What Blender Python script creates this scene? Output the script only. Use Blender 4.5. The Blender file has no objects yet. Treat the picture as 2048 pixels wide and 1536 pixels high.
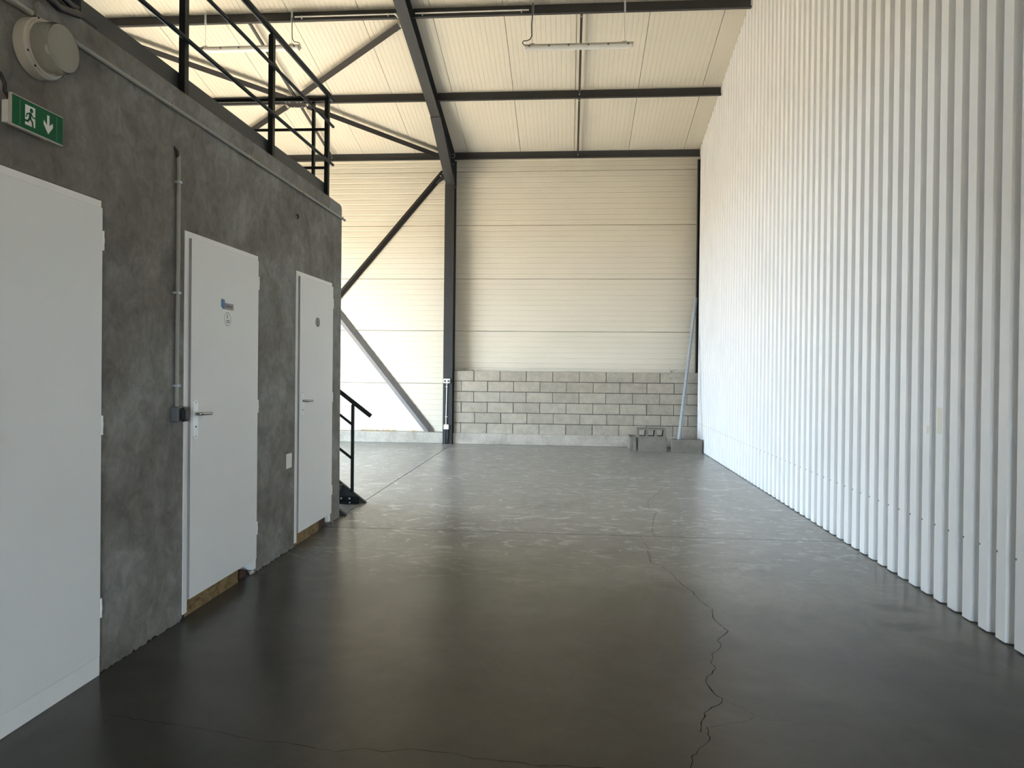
import bpy, bmesh, math, random
from mathutils import Vector, Matrix
random.seed(7)
scene = bpy.context.scene
COL = scene.collection

# ------------------------------------------------------------------ camera
cam_data = bpy.data.cameras.new('camera')
cam = bpy.data.objects.new('camera', cam_data); COL.objects.link(cam)
YAW, PITCH, ROLL = .0806, .0068, .0104
fw = Vector((-math.sin(YAW)*math.cos(PITCH), math.cos(YAW)*math.cos(PITCH), -math.sin(PITCH)))
r0 = Vector((math.cos(YAW), math.sin(YAW), 0)); u0 = r0.cross(fw)
rt = math.cos(ROLL)*r0 + math.sin(ROLL)*u0
up = -math.sin(ROLL)*r0 + math.cos(ROLL)*u0
M = Matrix((rt, up, -fw)).transposed().to_4x4(); M.translation = (0, 0, 1.462)
cam.matrix_world = M
cam_data.sensor_width = 36; cam_data.lens = 1420/2048*36
cam_data.shift_y = -22.71/2048
cam_data.clip_start = .05; cam_data.clip_end = 300
scene.camera = cam

# ------------------------------------------------------------------ world, sun, exposure
world = bpy.data.worlds.new('world'); scene.world = world; world.use_nodes = True
bg = world.node_tree.nodes['Background']
bg.inputs['Color'].default_value = (.67, .845, 1.0, 1); bg.inputs['Strength'].default_value = 22.0
sun = bpy.data.lights.new('sun', 'SUN'); sun.energy = 170; sun.angle = .01; sun.color = (1, .90, .74)
so = bpy.data.objects.new('sun', sun); COL.objects.link(so); so.rotation_euler = Vector((-.50, -.12, .86)).to_track_quat('Z', 'Y').to_euler()
def portal(name, loc, rot, sx, sy):
    l = bpy.data.lights.new(name, 'AREA'); l.shape = 'RECTANGLE'; l.size = sx; l.size_y = sy
    l.cycles.is_portal = True
    o = bpy.data.objects.new(name, l); COL.objects.link(o); o.location = loc; o.rotation_euler = rot
portal('portal_rear_fill', (1.05, -4.25, 1.15), (math.pi/2, 0, 0), 1.9, 2.3)  # unseen opening behind the camera, added as fill for the near ribs
portal('portal_side_gate', (-7.2, 9.6, 1.9), (0, -math.pi/2, 0), 3.8, 4.0)
scene.view_settings.view_transform = 'Standard'; scene.view_settings.look = 'None'
scene.view_settings.exposure = 0.36; scene.view_settings.gamma = 1; scene.view_settings.use_curve_mapping = False

# ------------------------------------------------------------------ materials
def mat(name, base, rough=.5, metal=0, spec=.5):
    m = bpy.data.materials.new(name); m.use_nodes = True
    b = m.node_tree.nodes['Principled BSDF']
    b.inputs['Base Color'].default_value = (*base, 1); b.inputs['Roughness'].default_value = rough
    b.inputs['Metallic'].default_value = metal; b.inputs['Specular IOR Level'].default_value = spec
    return m
def N(m, t, **kw):
    n = m.node_tree.nodes.new(t)
    for k, v in kw.items(): setattr(n, k, v)
    return n
def L(m, a, b): m.node_tree.links.new(a, b)
def bsdf(m): return m.node_tree.nodes['Principled BSDF']
def noise(m, scale, detail=5, rough=.6, mapscale=(1,1,1), loc=(0,0,0), dist=0):
    tc = N(m, 'ShaderNodeTexCoord'); mp = N(m, 'ShaderNodeMapping')
    g = N(m, 'ShaderNodeNewGeometry'); L(m, g.outputs['Position'], mp.inputs['Vector'])
    mp.inputs['Scale'].default_value = mapscale; mp.inputs['Location'].default_value = loc
    n = N(m, 'ShaderNodeTexNoise'); n.inputs['Scale'].default_value = scale; n.inputs['Detail'].default_value = detail
    n.inputs['Roughness'].default_value = rough; n.inputs['Distortion'].default_value = dist
    L(m, mp.outputs['Vector'], n.inputs['Vector']); return n.outputs['Fac']
def ramp(m, fac, stops):
    r = N(m, 'ShaderNodeValToRGB'); e = r.color_ramp.elements
    e[0].position = stops[0][0]; e[0].color = (*stops[0][1], 1)
    e[1].position = stops[-1][0]; e[1].color = (*stops[-1][1], 1)
    for p, c in stops[1:-1]: e.new(p).color = (*c, 1)
    L(m, fac, r.inputs['Fac']); return r.outputs['Color']
def mix(m, fac, a, b, blend='MIX'):
    x = N(m, 'ShaderNodeMix', data_type='RGBA', blend_type=blend)
    for inp, v in ((x.inputs[0], fac), (x.inputs[6], a), (x.inputs[7], b)):
        if isinstance(v, (int, float)): inp.default_value = v
        elif isinstance(v, tuple): inp.default_value = (*v, 1)
        else: L(m, v, inp)
    return x.outputs[2]
def bump(m, h, strength, dist):
    b = N(m, 'ShaderNodeBump'); b.inputs['Strength'].default_value = strength; b.inputs['Distance'].default_value = dist
    L(m, h, b.inputs['Height']); L(m, b.outputs['Normal'], bsdf(m).inputs['Normal'])
def g3(v): return (v, v, v)

# grey render plaster
PLASTER = mat('grey_plaster', (.2, .2, .2), .75, spec=.3)
a = ramp(PLASTER, noise(PLASTER, 1.6, 6, .6, dist=.6), [(.32, (.150, .138, .118)), (.5, (.215, .210, .195)), (.68, (.275, .28, .275))])
b_ = ramp(PLASTER, noise(PLASTER, 9, 8, .7, dist=.8), [(.32, g3(.70)), (.68, g3(1.18))])
c_ = ramp(PLASTER, noise(PLASTER, 26, 6, .75, (1, 1, .55)), [(.3, g3(.88)), (.5, g3(1.0)), (.62, g3(1.06))])
L(PLASTER, mix(PLASTER, 1, mix(PLASTER, 1, a, b_, 'MULTIPLY'), c_, 'MULTIPLY'), bsdf(PLASTER).inputs['Base Color'])
bump(PLASTER, noise(PLASTER, 30, 8, .7), .35, .01)

# polished concrete floor
FLOOR = mat('polished_concrete', (.2, .2, .2), .3, spec=.36)
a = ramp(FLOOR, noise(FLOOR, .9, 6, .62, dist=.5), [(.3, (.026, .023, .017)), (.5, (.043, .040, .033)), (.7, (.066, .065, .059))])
b_ = ramp(FLOOR, noise(FLOOR, 5, 8, .7, (1, .8, 1), dist=1.2), [(.3, g3(.75)), (.55, g3(1.0)), (.75, g3(1.15))])
c_ = ramp(FLOOR, noise(FLOOR, 45, 5, .7), [(.3, g3(.9)), (.7, g3(1.08))])
flo = mix(FLOOR, 1, mix(FLOOR, 1, a, b_, 'MULTIPLY'), c_, 'MULTIPLY')
# far floor: dusty tone plus painted-in light makes it paler, with a ragged edge
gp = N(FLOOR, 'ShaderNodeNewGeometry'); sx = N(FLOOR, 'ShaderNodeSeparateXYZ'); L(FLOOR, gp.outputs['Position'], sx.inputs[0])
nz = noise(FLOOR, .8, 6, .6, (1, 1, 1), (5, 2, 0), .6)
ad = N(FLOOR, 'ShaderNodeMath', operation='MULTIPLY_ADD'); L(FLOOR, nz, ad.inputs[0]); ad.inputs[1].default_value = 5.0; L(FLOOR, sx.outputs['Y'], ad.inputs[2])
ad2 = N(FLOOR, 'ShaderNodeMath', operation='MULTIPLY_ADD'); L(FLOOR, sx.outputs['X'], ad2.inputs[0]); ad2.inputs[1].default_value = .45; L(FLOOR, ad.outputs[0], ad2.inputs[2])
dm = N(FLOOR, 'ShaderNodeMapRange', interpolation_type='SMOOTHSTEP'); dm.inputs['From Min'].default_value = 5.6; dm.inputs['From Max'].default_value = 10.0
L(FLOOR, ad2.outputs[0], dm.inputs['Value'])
dusty_lit = mix(FLOOR, 1, (.215, .21, .195), b_, 'MULTIPLY')
flo = mix(FLOOR, dm.outputs[0], flo, dusty_lit)
# pale trowel scuffs, mostly beyond the cross joint
sc = ramp(FLOOR, noise(FLOOR, 3.4, 9, .72, (.75, 1.25, 1), (3.1, 0, 0), 2.4), [(.545, g3(0)), (.615, g3(.9)), (.67, g3(.2)), (.78, g3(.9))])
mr = N(FLOOR, 'ShaderNodeMapRange'); mr.inputs['From Min'].default_value = 4.6; mr.inputs['From Max'].default_value = 6.6
L(FLOOR, sx.outputs['Y'], mr.inputs['Value'])
mm = N(FLOOR, 'ShaderNodeMath', operation='MULTIPLY'); L(FLOOR, sc, mm.inputs[0]); L(FLOOR, mr.outputs[0], mm.inputs[1])
col_ = mix(FLOOR, mm.outputs[0], flo, (.46, .47, .47))
def stain(cx, cy, rx, ry, amt):
    mp = N(FLOOR, 'ShaderNodeMapping'); gq = N(FLOOR, 'ShaderNodeNewGeometry'); L(FLOOR, gq.outputs['Position'], mp.inputs['Vector'])
    mp.inputs['Location'].default_value = (-cx/rx, -cy/ry, 0); mp.inputs['Scale'].default_value = (1/rx, 1/ry, 0)
    ln = N(FLOOR, 'ShaderNodeVectorMath', operation='LENGTH'); L(FLOOR, mp.outputs[0], ln.inputs[0])
    q = N(FLOOR, 'ShaderNodeMath', operation='MULTIPLY_ADD'); L(FLOOR, noise(FLOOR, 7, 7, .7), q.inputs[0]); q.inputs[1].default_value = 2.2; L(FLOOR, ln.outputs['Value'], q.inputs[2])
    r = N(FLOOR, 'ShaderNodeMapRange', interpolation_type='SMOOTHSTEP'); L(FLOOR, q.outputs[0], r.inputs['Value'])
    r.inputs['From Min'].default_value = 1.45; r.inputs['From Max'].default_value = 2.1; r.inputs['To Min'].default_value = amt; r.inputs['To Max'].default_value = 0
    return r.outputs[0]
for a5 in ((2.03, 4.55, .17, .12, .6), (1.93, 4.24, .20, .10, .6), (2.05, 3.95, .2, .15, .3), (-.2, 7.6, .5, .35, .25)):
    col_ = mix(FLOOR, stain(*a5), col_, (.03, .031, .03))
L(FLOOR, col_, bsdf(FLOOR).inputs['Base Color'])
rr = ramp(FLOOR, noise(FLOOR, 3, 7, .65), [(.3, g3(.282)), (.7, g3(.305))])
L(FLOOR, rr, bsdf(FLOOR).inputs['Roughness'])
bump(FLOOR, noise(FLOOR, 2.5, 4, .5), .05, .02)

def painted(name, col, rough, dirt=.06, sc=4.0):
    m = mat(name, col, rough)
    c = ramp(m, noise(m, sc, 6, .6), [(.3, tuple(v*(1-dirt) for v in col)), (.7, col)])
    L(m, c, bsdf(m).inputs['Base Color']); return m
SHEET = painted('white_sheet_paint', (.87, .87, .87), .33, .04, 1.2)
PANEL = painted('cream_panel_paint', (.69, .635, .535), .38, .05, .8)
DOOR = painted('white_door_paint', (.80, .81, .81), .45, .04, 2)
EDGE = painted('shaded_door_edge', (.30, .27, .27), .6, .15, 6)  # door leaf edge, darkened so the colour carries its shade
FRAME = painted('white_frame_paint', (.84, .84, .83), .4, .05, 3)
STEEL = painted('dark_grey_steel_paint', (.035, .036, .038), .42, .15, 6)
BRACE = painted('grey_brace_paint', (.026, .023, .022), .6, .15, 6); bsdf(BRACE).inputs['Specular IOR Level'].default_value = .2
RAIL = painted('anthracite_railing_paint', (.008, .011, .011), .5, .15, 8); bsdf(RAIL).inputs['Specular IOR Level'].default_value = .3
CHANNEL = painted('anthracite_channel_paint', (.035, .043, .042), .5, .12, 5)
GALV = mat('galvanised_steel', (.62, .66, .70), .4, .45)
L(GALV, ramp(GALV, noise(GALV, 25, 4, .6), [(.3, (.42, .48, .54)), (.7, (.54, .60, .66))]), bsdf(GALV).inputs['Base Color'])
CHROME = mat('brushed_metal', (.40, .40, .40), .25, 1)
ALU = mat('satin_aluminium', (.86, .87, .88), .35, .35)
CONDUIT = painted('grey_conduit_plastic', (.33, .33, .30), .45, .12, 12)
GREYBOX = painted('grey_box_plastic', (.14, .15, .16), .5, .1, 15)
BLACKP = mat('black_plastic', (.012, .012, .013), .4)
WHITEP = painted('white_plastic', (.78, .77, .73), .4, .05, 12)
LAMPBASE = painted('aged_white_plastic', (.52, .49, .44), .5, .12, 20)
GREEN = mat('exit_green', (.0, .105, .034), .6, spec=.2)
PRINTW = mat('white_print', (.8, .82, .8), .5)
BLUE = mat('blue_print', (.06, .17, .36), .4)
GREYP = mat('grey_print', (.26, .25, .25), .4)
INK = mat('black_ink', (.012, .012, .012), .5)
CRACK = mat('crack_black', (.012, .011, .01), .9, spec=.05)
GAP = mat('joint_dark', (.03, .03, .028), .9, spec=.1)
WOOD = mat('threshold_wood', (.2, .13, .06), .7)
L(WOOD, ramp(WOOD, noise(WOOD, 22, 6, .7, (1, .6, 1.4)), [(.3, (.05, .028, .012)), (.46, (.18, .115, .04)), (.6, (.26, .18, .08)), (.75, (.10, .04, .018))]), bsdf(WOOD).inputs['Base Color'])
RUST = painted('rusty_rubble', (.09, .045, .03), .9, .5, 40)
FOAM = painted('expanding_foam', (.50, .33, .15), .9, .35, 30)
FROST = mat('frosted_glass', (.74, .73, .68), .3); bsdf(FROST).inputs['Transmission Weight'].default_value = .85; bsdf(FROST).inputs['IOR'].default_value = 1.4
GLASS = mat('lamp_glass', (.93, .93, .9), .1); bsdf(GLASS).inputs['Transmission Weight'].default_value = 1; bsdf(GLASS).inputs['IOR'].default_value = 1.3
DIFF = mat('diffuser_plastic', (.82, .81, .77), .3); bsdf(DIFF).inputs['Transmission Weight'].default_value = .15
TAPE = mat('tape_residue', (.78, .74, .63), .6)
GROUND = mat('outside_concrete', (.46, .42, .35), .9)
L(GROUND, ramp(GROUND, noise(GROUND, .7, 5, .6), [(.3, (.09, .076, .055)), (.7, (.11, .095, .072))]), bsdf(GROUND).inputs['Base Color'])

# concrete blocks: every block a little different in tone
def blockmat(name, k):
    m = mat(name, (.4, .38, .34), .95, spec=.15)
    oi = N(m, 'ShaderNodeObjectInfo')
    base = ramp(m, oi.outputs['Random'], [(0, (.37*k, .335*k, .28*k)), (.4, (.415*k, .375*k, .315*k)), (.75, (.435*k, .395*k, .33*k)), (1, (.39*k, .358*k, .305*k))])
    sp = ramp(m, noise(m, 90, 6, .8), [(.3, g3(.68)), (.5, g3(1)), (.7, g3(1.18))])
    sp2 = ramp(m, noise(m, 7, 6, .7), [(.3, g3(.82)), (.7, g3(1.12))])
    L(m, mix(m, 1, mix(m, 1, base, sp, 'MULTIPLY'), sp2, 'MULTIPLY'), bsdf(m).inputs['Base Color'])
    bump(m, noise(m, 120, 5, .8), .5, .01); return m
BLOCK = blockmat('concrete_block', 1.0)
BLOCKD = blockmat('loose_concrete_block', .60)
PLINTH = mat('plinth_concrete', (.4, .38, .35), .9, spec=.2)
L(PLINTH, mix(PLINTH, 1, ramp(PLINTH, noise(PLINTH, 3, 7, .65), [(.3, (.30, .27, .23)), (.5, (.43, .395, .345)), (.7, (.52, .485, .43))]),
    ramp(PLINTH, noise(PLINTH, 40, 5, .7), [(.3, g3(.8)), (.7, g3(1.1))]), 'MULTIPLY'), bsdf(PLINTH).inputs['Base Color'])
bump(PLINTH, noise(PLINTH, 50, 5, .7), .4, .01)

# ------------------------------------------------------------------ mesh helpers (world coordinates)
class MB:
    def __init__(s): s.v = []; s.f = []
    def add(s, vs, fs):
        o = len(s.v); s.v += [tuple(v) for v in vs]; s.f += [tuple(o+i for i in f) for f in fs]; return s
    def box(s, a, b):
        x0, x1 = sorted((a[0], b[0])); y0, y1 = sorted((a[1], b[1])); z0, z1 = sorted((a[2], b[2]))
        return s.add([(x0,y0,z0),(x1,y0,z0),(x1,y1,z0),(x0,y1,z0),(x0,y0,z1),(x1,y0,z1),(x1,y1,z1),(x0,y1,z1)],
              [(0,3,2,1),(4,5,6,7),(0,1,5,4),(1,2,6,5),(2,3,7,6),(3,0,4,7)])
    def prism(s, poly, d):           # closed 3-D polygon extruded by vector d
        n = len(poly); d = Vector(d); p = [Vector(q) for q in poly]
        nor = Vector((0,0,0))
        for i in range(n): nor += (p[i]-p[0]).cross(p[(i+1) % n]-p[0])
        if nor.dot(d) > 0: p = p[::-1]
        vs = p + [q+d for q in p]
        fs = [tuple(range(n)), tuple(range(2*n-1, n-1, -1))] + [(i, i+n, (i+1) % n+n, (i+1) % n) for i in range(n)]
        return s.add(vs, fs)
    def tube(s, pts, r, n=12, caps=True):
        pts = [Vector(p) for p in pts]; rings = []; prev = None
        for i, p in enumerate(pts):
            t = (pts[min(i+1, len(pts)-1)] - pts[max(i-1, 0)]).normalized()
            if prev is None:
                a = Vector((0,0,1)) if abs(t.z) < .9 else Vector((1,0,0)); u = t.cross(a).normalized()
            else: u = (prev - t*prev.dot(t)).normalized()
            prev = u; w = t.cross(u); rr = r[i] if isinstance(r, (list, tuple)) else r
            rings.append([p + (u*math.cos(2*math.pi*k/n) + w*math.sin(2*math.pi*k/n))*rr for k in range(n)])
        vs = [q for ring in rings for q in ring]
        fs = [(i*n+k, i*n+(k+1) % n, (i+1)*n+(k+1) % n, (i+1)*n+k) for i in range(len(rings)-1) for k in range(n)]
        if caps: fs += [tuple(range(n-1, -1, -1)), tuple((len(rings)-1)*n+k for k in range(n))]
        return s.add(vs, fs)
    def bar(s, a, b, w, h, side):    # rectangular bar from a to b, width w along 'side', h perpendicular
        a = Vector(a); b = Vector(b); t = (b-a).normalized(); sd = Vector(side); sd = (sd - t*sd.dot(t)).normalized(); n = t.cross(sd)
        q = [a+sd*sx*w/2+n*sy*h/2 for sx, sy in ((-1,-1),(1,-1),(1,1),(-1,1))]
        return s.prism(q, b-a)
    def angle(s, a, b, leg, th, s1, s2):   # L section: legs along s1 and s2
        a = Vector(a); b = Vector(b); t = (b-a).normalized()
        s1 = Vector(s1); s1 = (s1-t*s1.dot(t)).normalized(); s2 = Vector(s2); s2 = (s2-t*s2.dot(t)-s1*s2.dot(s1)).normalized()
        P = [(0,0),(leg,0),(leg,th),(th,th),(th,leg),(0,leg)]
        return s.prism([a+s1*x+s2*y for x, y in P], b-a)
    def lathe(s, prof, c, axis, n=40):     # profile [(distance along axis, radius)]
        ax = Vector(axis).normalized(); u = ax.orthogonal().normalized(); w = ax.cross(u); c = Vector(c)
        rings = [[c+ax*d+(u*math.cos(2*math.pi*k/n)+w*math.sin(2*math.pi*k/n))*r for k in range(n)] for d, r in prof]
        vs = [q for r in rings for q in r]
        fs = [(i*n+k, i*n+(k+1) % n, (i+1)*n+(k+1) % n, (i+1)*n+k) for i in range(len(rings)-1) for k in range(n)]
        fs += [tuple(range(n-1, -1, -1)), tuple((len(rings)-1)*n+k for k in range(n))]
        return s.add(vs, fs)
    def cbox(s, a, b, c):            # box with chamfered edges
        x0, x1 = sorted((a[0], b[0])); y0, y1 = sorted((a[1], b[1])); z0, z1 = sorted((a[2], b[2]))
        bm = bmesh.new(); bmesh.ops.create_cube(bm, size=1)
        for v in bm.verts: v.co = ((x0+x1)/2+v.co.x*(x1-x0), (y0+y1)/2+v.co.y*(y1-y0), (z0+z1)/2+v.co.z*(z1-z0))
        bmesh.ops.bevel(bm, geom=bm.edges[:], offset=c, segments=1, affect='EDGES', profile=.5)
        bm.verts.index_update(); s.add([v.co[:] for v in bm.verts], [[v.index for v in f.verts] for f in bm.faces]); bm.free(); return s

def wloc(o):
    l = Vector(o.location)
    while o.parent: o = o.parent; l += Vector(o.location)
    return l
def props(o, label=None, cat=None, group=None, kind=None):
    if label: o['label'] = label
    if cat: o['category'] = cat
    if group: o['group'] = group
    if kind: o['kind'] = kind
    return o
def build(name, mb, m, parent=None, label=None, cat=None, group=None, kind=None, smooth=None, origin=None):
    vs = [Vector(v) for v in mb.v]
    if parent is not None: o0 = wloc(parent) if origin is None else Vector(origin)
    else:
        o0 = Vector(((min(v.x for v in vs)+max(v.x for v in vs))/2, (min(v.y for v in vs)+max(v.y for v in vs))/2, min(v.z for v in vs))) if origin is None else Vector(origin)
    me = bpy.data.meshes.new(name); me.from_pydata([v-o0 for v in vs], [], mb.f); me.validate(); me.update()
    bm = bmesh.new(); bm.from_mesh(me); bmesh.ops.recalc_face_normals(bm, faces=bm.faces); bm.to_mesh(me); bm.free()
    me.materials.append(m)
    if smooth:
        me.shade_smooth(); me.set_sharp_from_angle(angle=math.radians(smooth))
    o = bpy.data.objects.new(name, me); COL.objects.link(o)
    if parent is not None: o.parent = parent; o.location = o0 - wloc(parent)
    else: o.location = o0
    return props(o, label, cat, group, kind)
def thing(name, loc, label=None, cat=None, group=None, kind=None, parent=None):
    o = bpy.data.objects.new(name, None); COL.objects.link(o); o.empty_display_size = .1
    if parent is not None: o.parent = parent; o.location = Vector(loc)-wloc(parent)
    else: o.location = loc
    return props(o, label, cat, group, kind)
def inst(name, me, loc, parent, rot=(0,0,0), scale=(1,1,1)):
    o = bpy.data.objects.new(name, me); COL.objects.link(o); o.parent = parent
    o.location = Vector(loc)-wloc(parent); o.rotation_euler = rot; o.scale = scale; return o

# main dimensions
XL, XR, YB = -2.193, 2.355, 13.4325       # grey wall face, sheet crest plane, block wall face
YP = 13.65                                # face of the sandwich panels
EX, WY = -7.15, -4.2                      # far left wall and front wall of the hall
SL = .24
def roofz(y): return 5.60 + SL*(13.09-y)
YR = 4.6                                  # ridge

# ------------------------------------------------------------------ floor
floor = build('floor', MB().box((EX-.2, WY-.2, -.25), (2.75, 13.9, -.012)), GAP, kind='structure')
J = .005
for x0, x1, y0, y1 in ((EX, 2.7, WY, 6.28-J), (EX, -2.2-J, 6.28+J, 13.8), (-2.2+J, 2.7, 6.28+J, 13.8)):
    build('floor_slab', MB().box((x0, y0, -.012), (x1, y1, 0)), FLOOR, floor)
def crack(pts, w0, w1):
    pp = []
    for i in range(len(pts)-1):
        a, b = Vector(pts[i]), Vector(pts[i+1]); n = max(2, int((b-a).length/.03))
        d = (b-a).normalized(); pr = Vector((-d.y, d.x))
        for k in range(n): pp.append(a.lerp(b, k/n) + pr*(random.uniform(-.006, .006) if k else 0))
    pp.append(Vector(pts[-1])); m = MB(); L_, R_ = [], []; n = len(pp)
    for i, p in enumerate(pp):
        t = (pp[min(i+1, n-1)]-pp[max(i-1, 0)]).normalized(); pr = Vector((-t.y, t.x))
        w = (w0+(w1-w0)*i/(n-1))*random.uniform(.5, 1.4)/2
        L_.append((p.x+pr.x*w, p.y+pr.y*w, .0006)); R_.append((p.x-pr.x*w, p.y-pr.y*w, .0006))
    m.add(L_+R_, [(i, n+i, n+i+1, i+1) for i in range(n-1)])
    build('floor_crack', m, CRACK, floor)
crack([(.644,5.803),(.631,5.423),(.702,5.335),(.747,5.14),(.76,4.988),(.799,4.842),(.827,4.73),(.835,4.587),(.862,4.482),(.893,4.42),(.861,4.279),(.87,4.174),(.903,4.056),(.849,3.965),(.813,3.9),(.823,3.852),(.802,3.792),(.748,3.721),(.737,3.648),(.718,3.594),(.731,3.537),(.698,3.469),(.67,3.442),(.657,3.402),(.658,3.327),(.669,3.257),(.695,3.218),(.68,3.17),(.631,3.125),(.587,3.07),(.582,3.032),(.559,2.982),(.543,2.906)], .0025, .0045)
crack([(.576,2.949),(.569,2.892),(.57,2.854),(.539,2.808),(.51,2.769),(.498,2.738),(.475,2.716),(.472,2.681),(.459,2.641),(.43,2.5),(.44,2.3),(.4,2.0)], .0025, .004)
crack([(.695,3.218),(.735,3.162),(.781,3.102),(.802,3.067),(.852,3.036),(.939,3.039)], .0012, .001)
crack([(.576,2.949),(.667,2.987),(.761,3.021),(.796,3.067)], .0015, .001)
crack([(-1.9,2.80),(-1.832,2.792),(-1.463,2.734),(-1.326,2.702),(-1.181,2.665),(-1.063,2.662),(-.943,2.632),(-.87,2.618),(-.775,2.653),(-.687,2.636),(-.581,2.668),(-.495,2.656),(-.42,2.652),(-.341,2.624),(-.231,2.617),(-.085,2.601),(.122,2.611),(.4,2.58)], .0015, .003)
crack([(1.267,9.188),(.984,8.248),(.89,7.993),(.846,7.597),(.908,7.35),(.824,6.963),(.753,6.421),(.766,6.285)], .002, .003)
crack([(.633,6.258),(.661,5.825),(.633,5.443),(.709,5.293)], .002, .0015)

# ground outside
build('ground', MB().box((-90, -90, -.35), (60, 70, -.26)), GROUND, kind='structure')

# ------------------------------------------------------------------ roof
ceiling = build('ceiling', MB().prism([(EX-.4, 13.95, roofz(13.95)+.09), (EX-.4, 13.95, roofz(13.95)+.2), (EX-.4, YR, roofz(YR)+.2), (EX-.4, WY-.4, roofz(YR)+.2-SL*(YR-WY+.4)), (EX-.4, WY-.4, roofz(YR)+.09-SL*(YR-WY+.4)), (EX-.4, YR, roofz(YR)+.09)], (2.95-EX+.4, 0, 0)), PANEL, kind='structure')
def roof_panel(x0, x1):
    g = []; n = 14; p = (x1-x0)/n
    for i in range(n+1):
        x = x0+p*i
        if i in (0, n): g.append((x, 0))
        else: g += [(x-.005, 0), (x-.0025, .003), (x+.0025, .003), (x+.005, 0)]
    m = MB()
    for ya, yb, flip in ((13.8, YR, 1), (YR, WY, -1)):
        za = roofz(ya) if flip == 1 else roofz(YR); zb = roofz(YR) if flip == 1 else roofz(YR)-SL*(YR-WY)
        vs = [(x, ya, za+d) for x, d in g]+[(x, yb, zb+d) for x, d in g]
        k = len(g); vs += [(x0, ya, za+.08), (x1, ya, za+.08), (x0, yb, zb+.08), (x1, yb, zb+.08)]
        m.add(vs, [(i, i+1, k+i+1, k+i) for i in range(k-1)] + [(0, k, 2*k+2, 2*k), (k-1, 2*k+1, 2*k+3, 2*k-1)])
    build('roof_panel', m, PANEL, ceiling)
roof_x = [2.7, 2.062] + [1.053-1.006*i for i in range(9)]
for i in range(len(roof_x)-1): roof_panel(roof_x[i+1]+.004, roof_x[i]-.004)

# ------------------------------------------------------------------ far wall
wf = build('wall_far', MB().box((EX-.2, YP+.06, -.2), (2.95, YP+.28, 5.7)), PANEL, kind='structure')
def wall_panel(x0, x1, z0, z1):
    g = []; n = max(1, round((z1-z0)/.1032)); p = (z1-z0)/n
    for i in range(n+1):
        z = z0+p*i
        if i == 0: g += [(z+.002, .03), (z+.004, .006), (z+.010, 0)]
        elif i == n: g += [(z-.010, 0), (z-.004, .006), (z-.002, .03)]
        else: g += [(z-.011, 0), (z-.004, .0055), (z+.004, .0055), (z+.011, 0)]
        if i < n: g += [(z+p*.5-.004, 0), (z+p*.5, .0012), (z+p*.5+.004, 0)]
    k = len(g); vs = [(x0, YP+d, z) for z, d in g]+[(x1, YP+d, z) for z, d in g]
    build('wall_panel', MB().add(vs, [(i, i+1, k+i+1, k+i) for i in range(k-1)]), PANEL, wf)
for z0, z1 in ((.10, 1.142), (1.142, 2.166), (2.166, 3.175), (3.175, 4.207), (4.207, 5.245), (5.245, 5.62)):
    wall_panel(EX, -2.30, z0, z1); wall_panel(-2.30, 2.6, z0, z1)
# plinths
build('trim_1', MB().cbox((EX, YB+.01, 0), (-2.398, YP+.02, .205), .006), PLINTH, kind='structure')
build('trim_2', MB().cbox((-2.205, YB-.012, 0), (2.5, YP+.02, .208), .006), PLINTH, kind='structure')
# block wall, every block a part
bw = build('wall_block', MB().box((-2.2, YB+.014, .205), (2.42, YP-.01, 1.395)), mat('mortar', (.11, .10, .09), .95), kind='structure')
blk = MB().cbox((-.247, 0, 0), (.247, .19, .191), .006)
bme = None
for r in range(6):
    off = {0: -1.558, 1: -1.29, 2: -1.552, 3: -1.312, 4: -1.55, 5: -1.31}[r]
    k = -3
    while True:
        x0 = off+.5*k; x1 = x0+.5; k += 1
        if x1 <= -2.19+.02: continue
        if x0 >= 2.40: break
        a_, b2 = max(x0, -2.198), min(x1, 2.42)
        w = b2-a_-random.uniform(.005, .014); dy = random.uniform(-.004, .006)
        if bme is None:
            t = build('block', blk, BLOCK, bw, origin=(0, 0, 0)); bme = t.data; o = t
        else: o = inst('block', bme, (0, 0, 0), bw)
        o.location = Vector(((a_+b2)/2, YB+dy, .207+.2*r))-wloc(bw)
        o.scale = (w/.494, .17/.19, 1.0+random.uniform(-.02, .0)); o.rotation_euler = (0, random.uniform(-.003, .003), 0)
def lump(name, c, r, m, parent=None, n=2, **kw):
    bm = bmesh.new(); bmesh.ops.create_icosphere(bm, subdivisions=n, radius=1)
    for v in bm.verts:
        k = random.uniform(.75, 1.2); v.co = (c[0]+v.co.x*r[0]*k, c[1]+v.co.y*r[1]*k, max(c[2]+v.co.z*r[2]*k, c[2]-r[2]*.6))
    bm.verts.index_update(); mb = MB().add([v.co[:] for v in bm.verts], [[v.index for v in f.verts] for f in bm.faces]); bm.free()
    return build(name, mb, m, parent, **kw)
lump('mortar_lump', (-2.04, 13.52, 1.408), (.05, .04, .014), PLINTH, label='small grey mortar lump on the block wall beside the steel column', cat='mortar')
lump('mortar_lump', (-1.87, 13.52, 1.407), (.045, .04, .012), PLINTH, label='flat mortar lump on the block wall, further from the steel column', cat='mortar')
tw = MB().tube([(1.90, 13.5, 1.40), (1.905, 13.5, 1.43), (1.93, 13.5, 1.45), (2.0, 13.49, 1.462)], .003, 6).tube([(1.90, 13.5, 1.41), (1.885, 13.5, 1.45), (1.87, 13.5, 1.48)], .0025, 6)
tw.tube([(1.895, 13.5, 1.401), (1.91, 13.49, 1.425), (1.96, 13.5, 1.415)], .004, 6)
build('wire_scrap', tw, BLACKP, label='dark bent wire scrap on top of the block wall near the corner', cat='wire')
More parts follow.
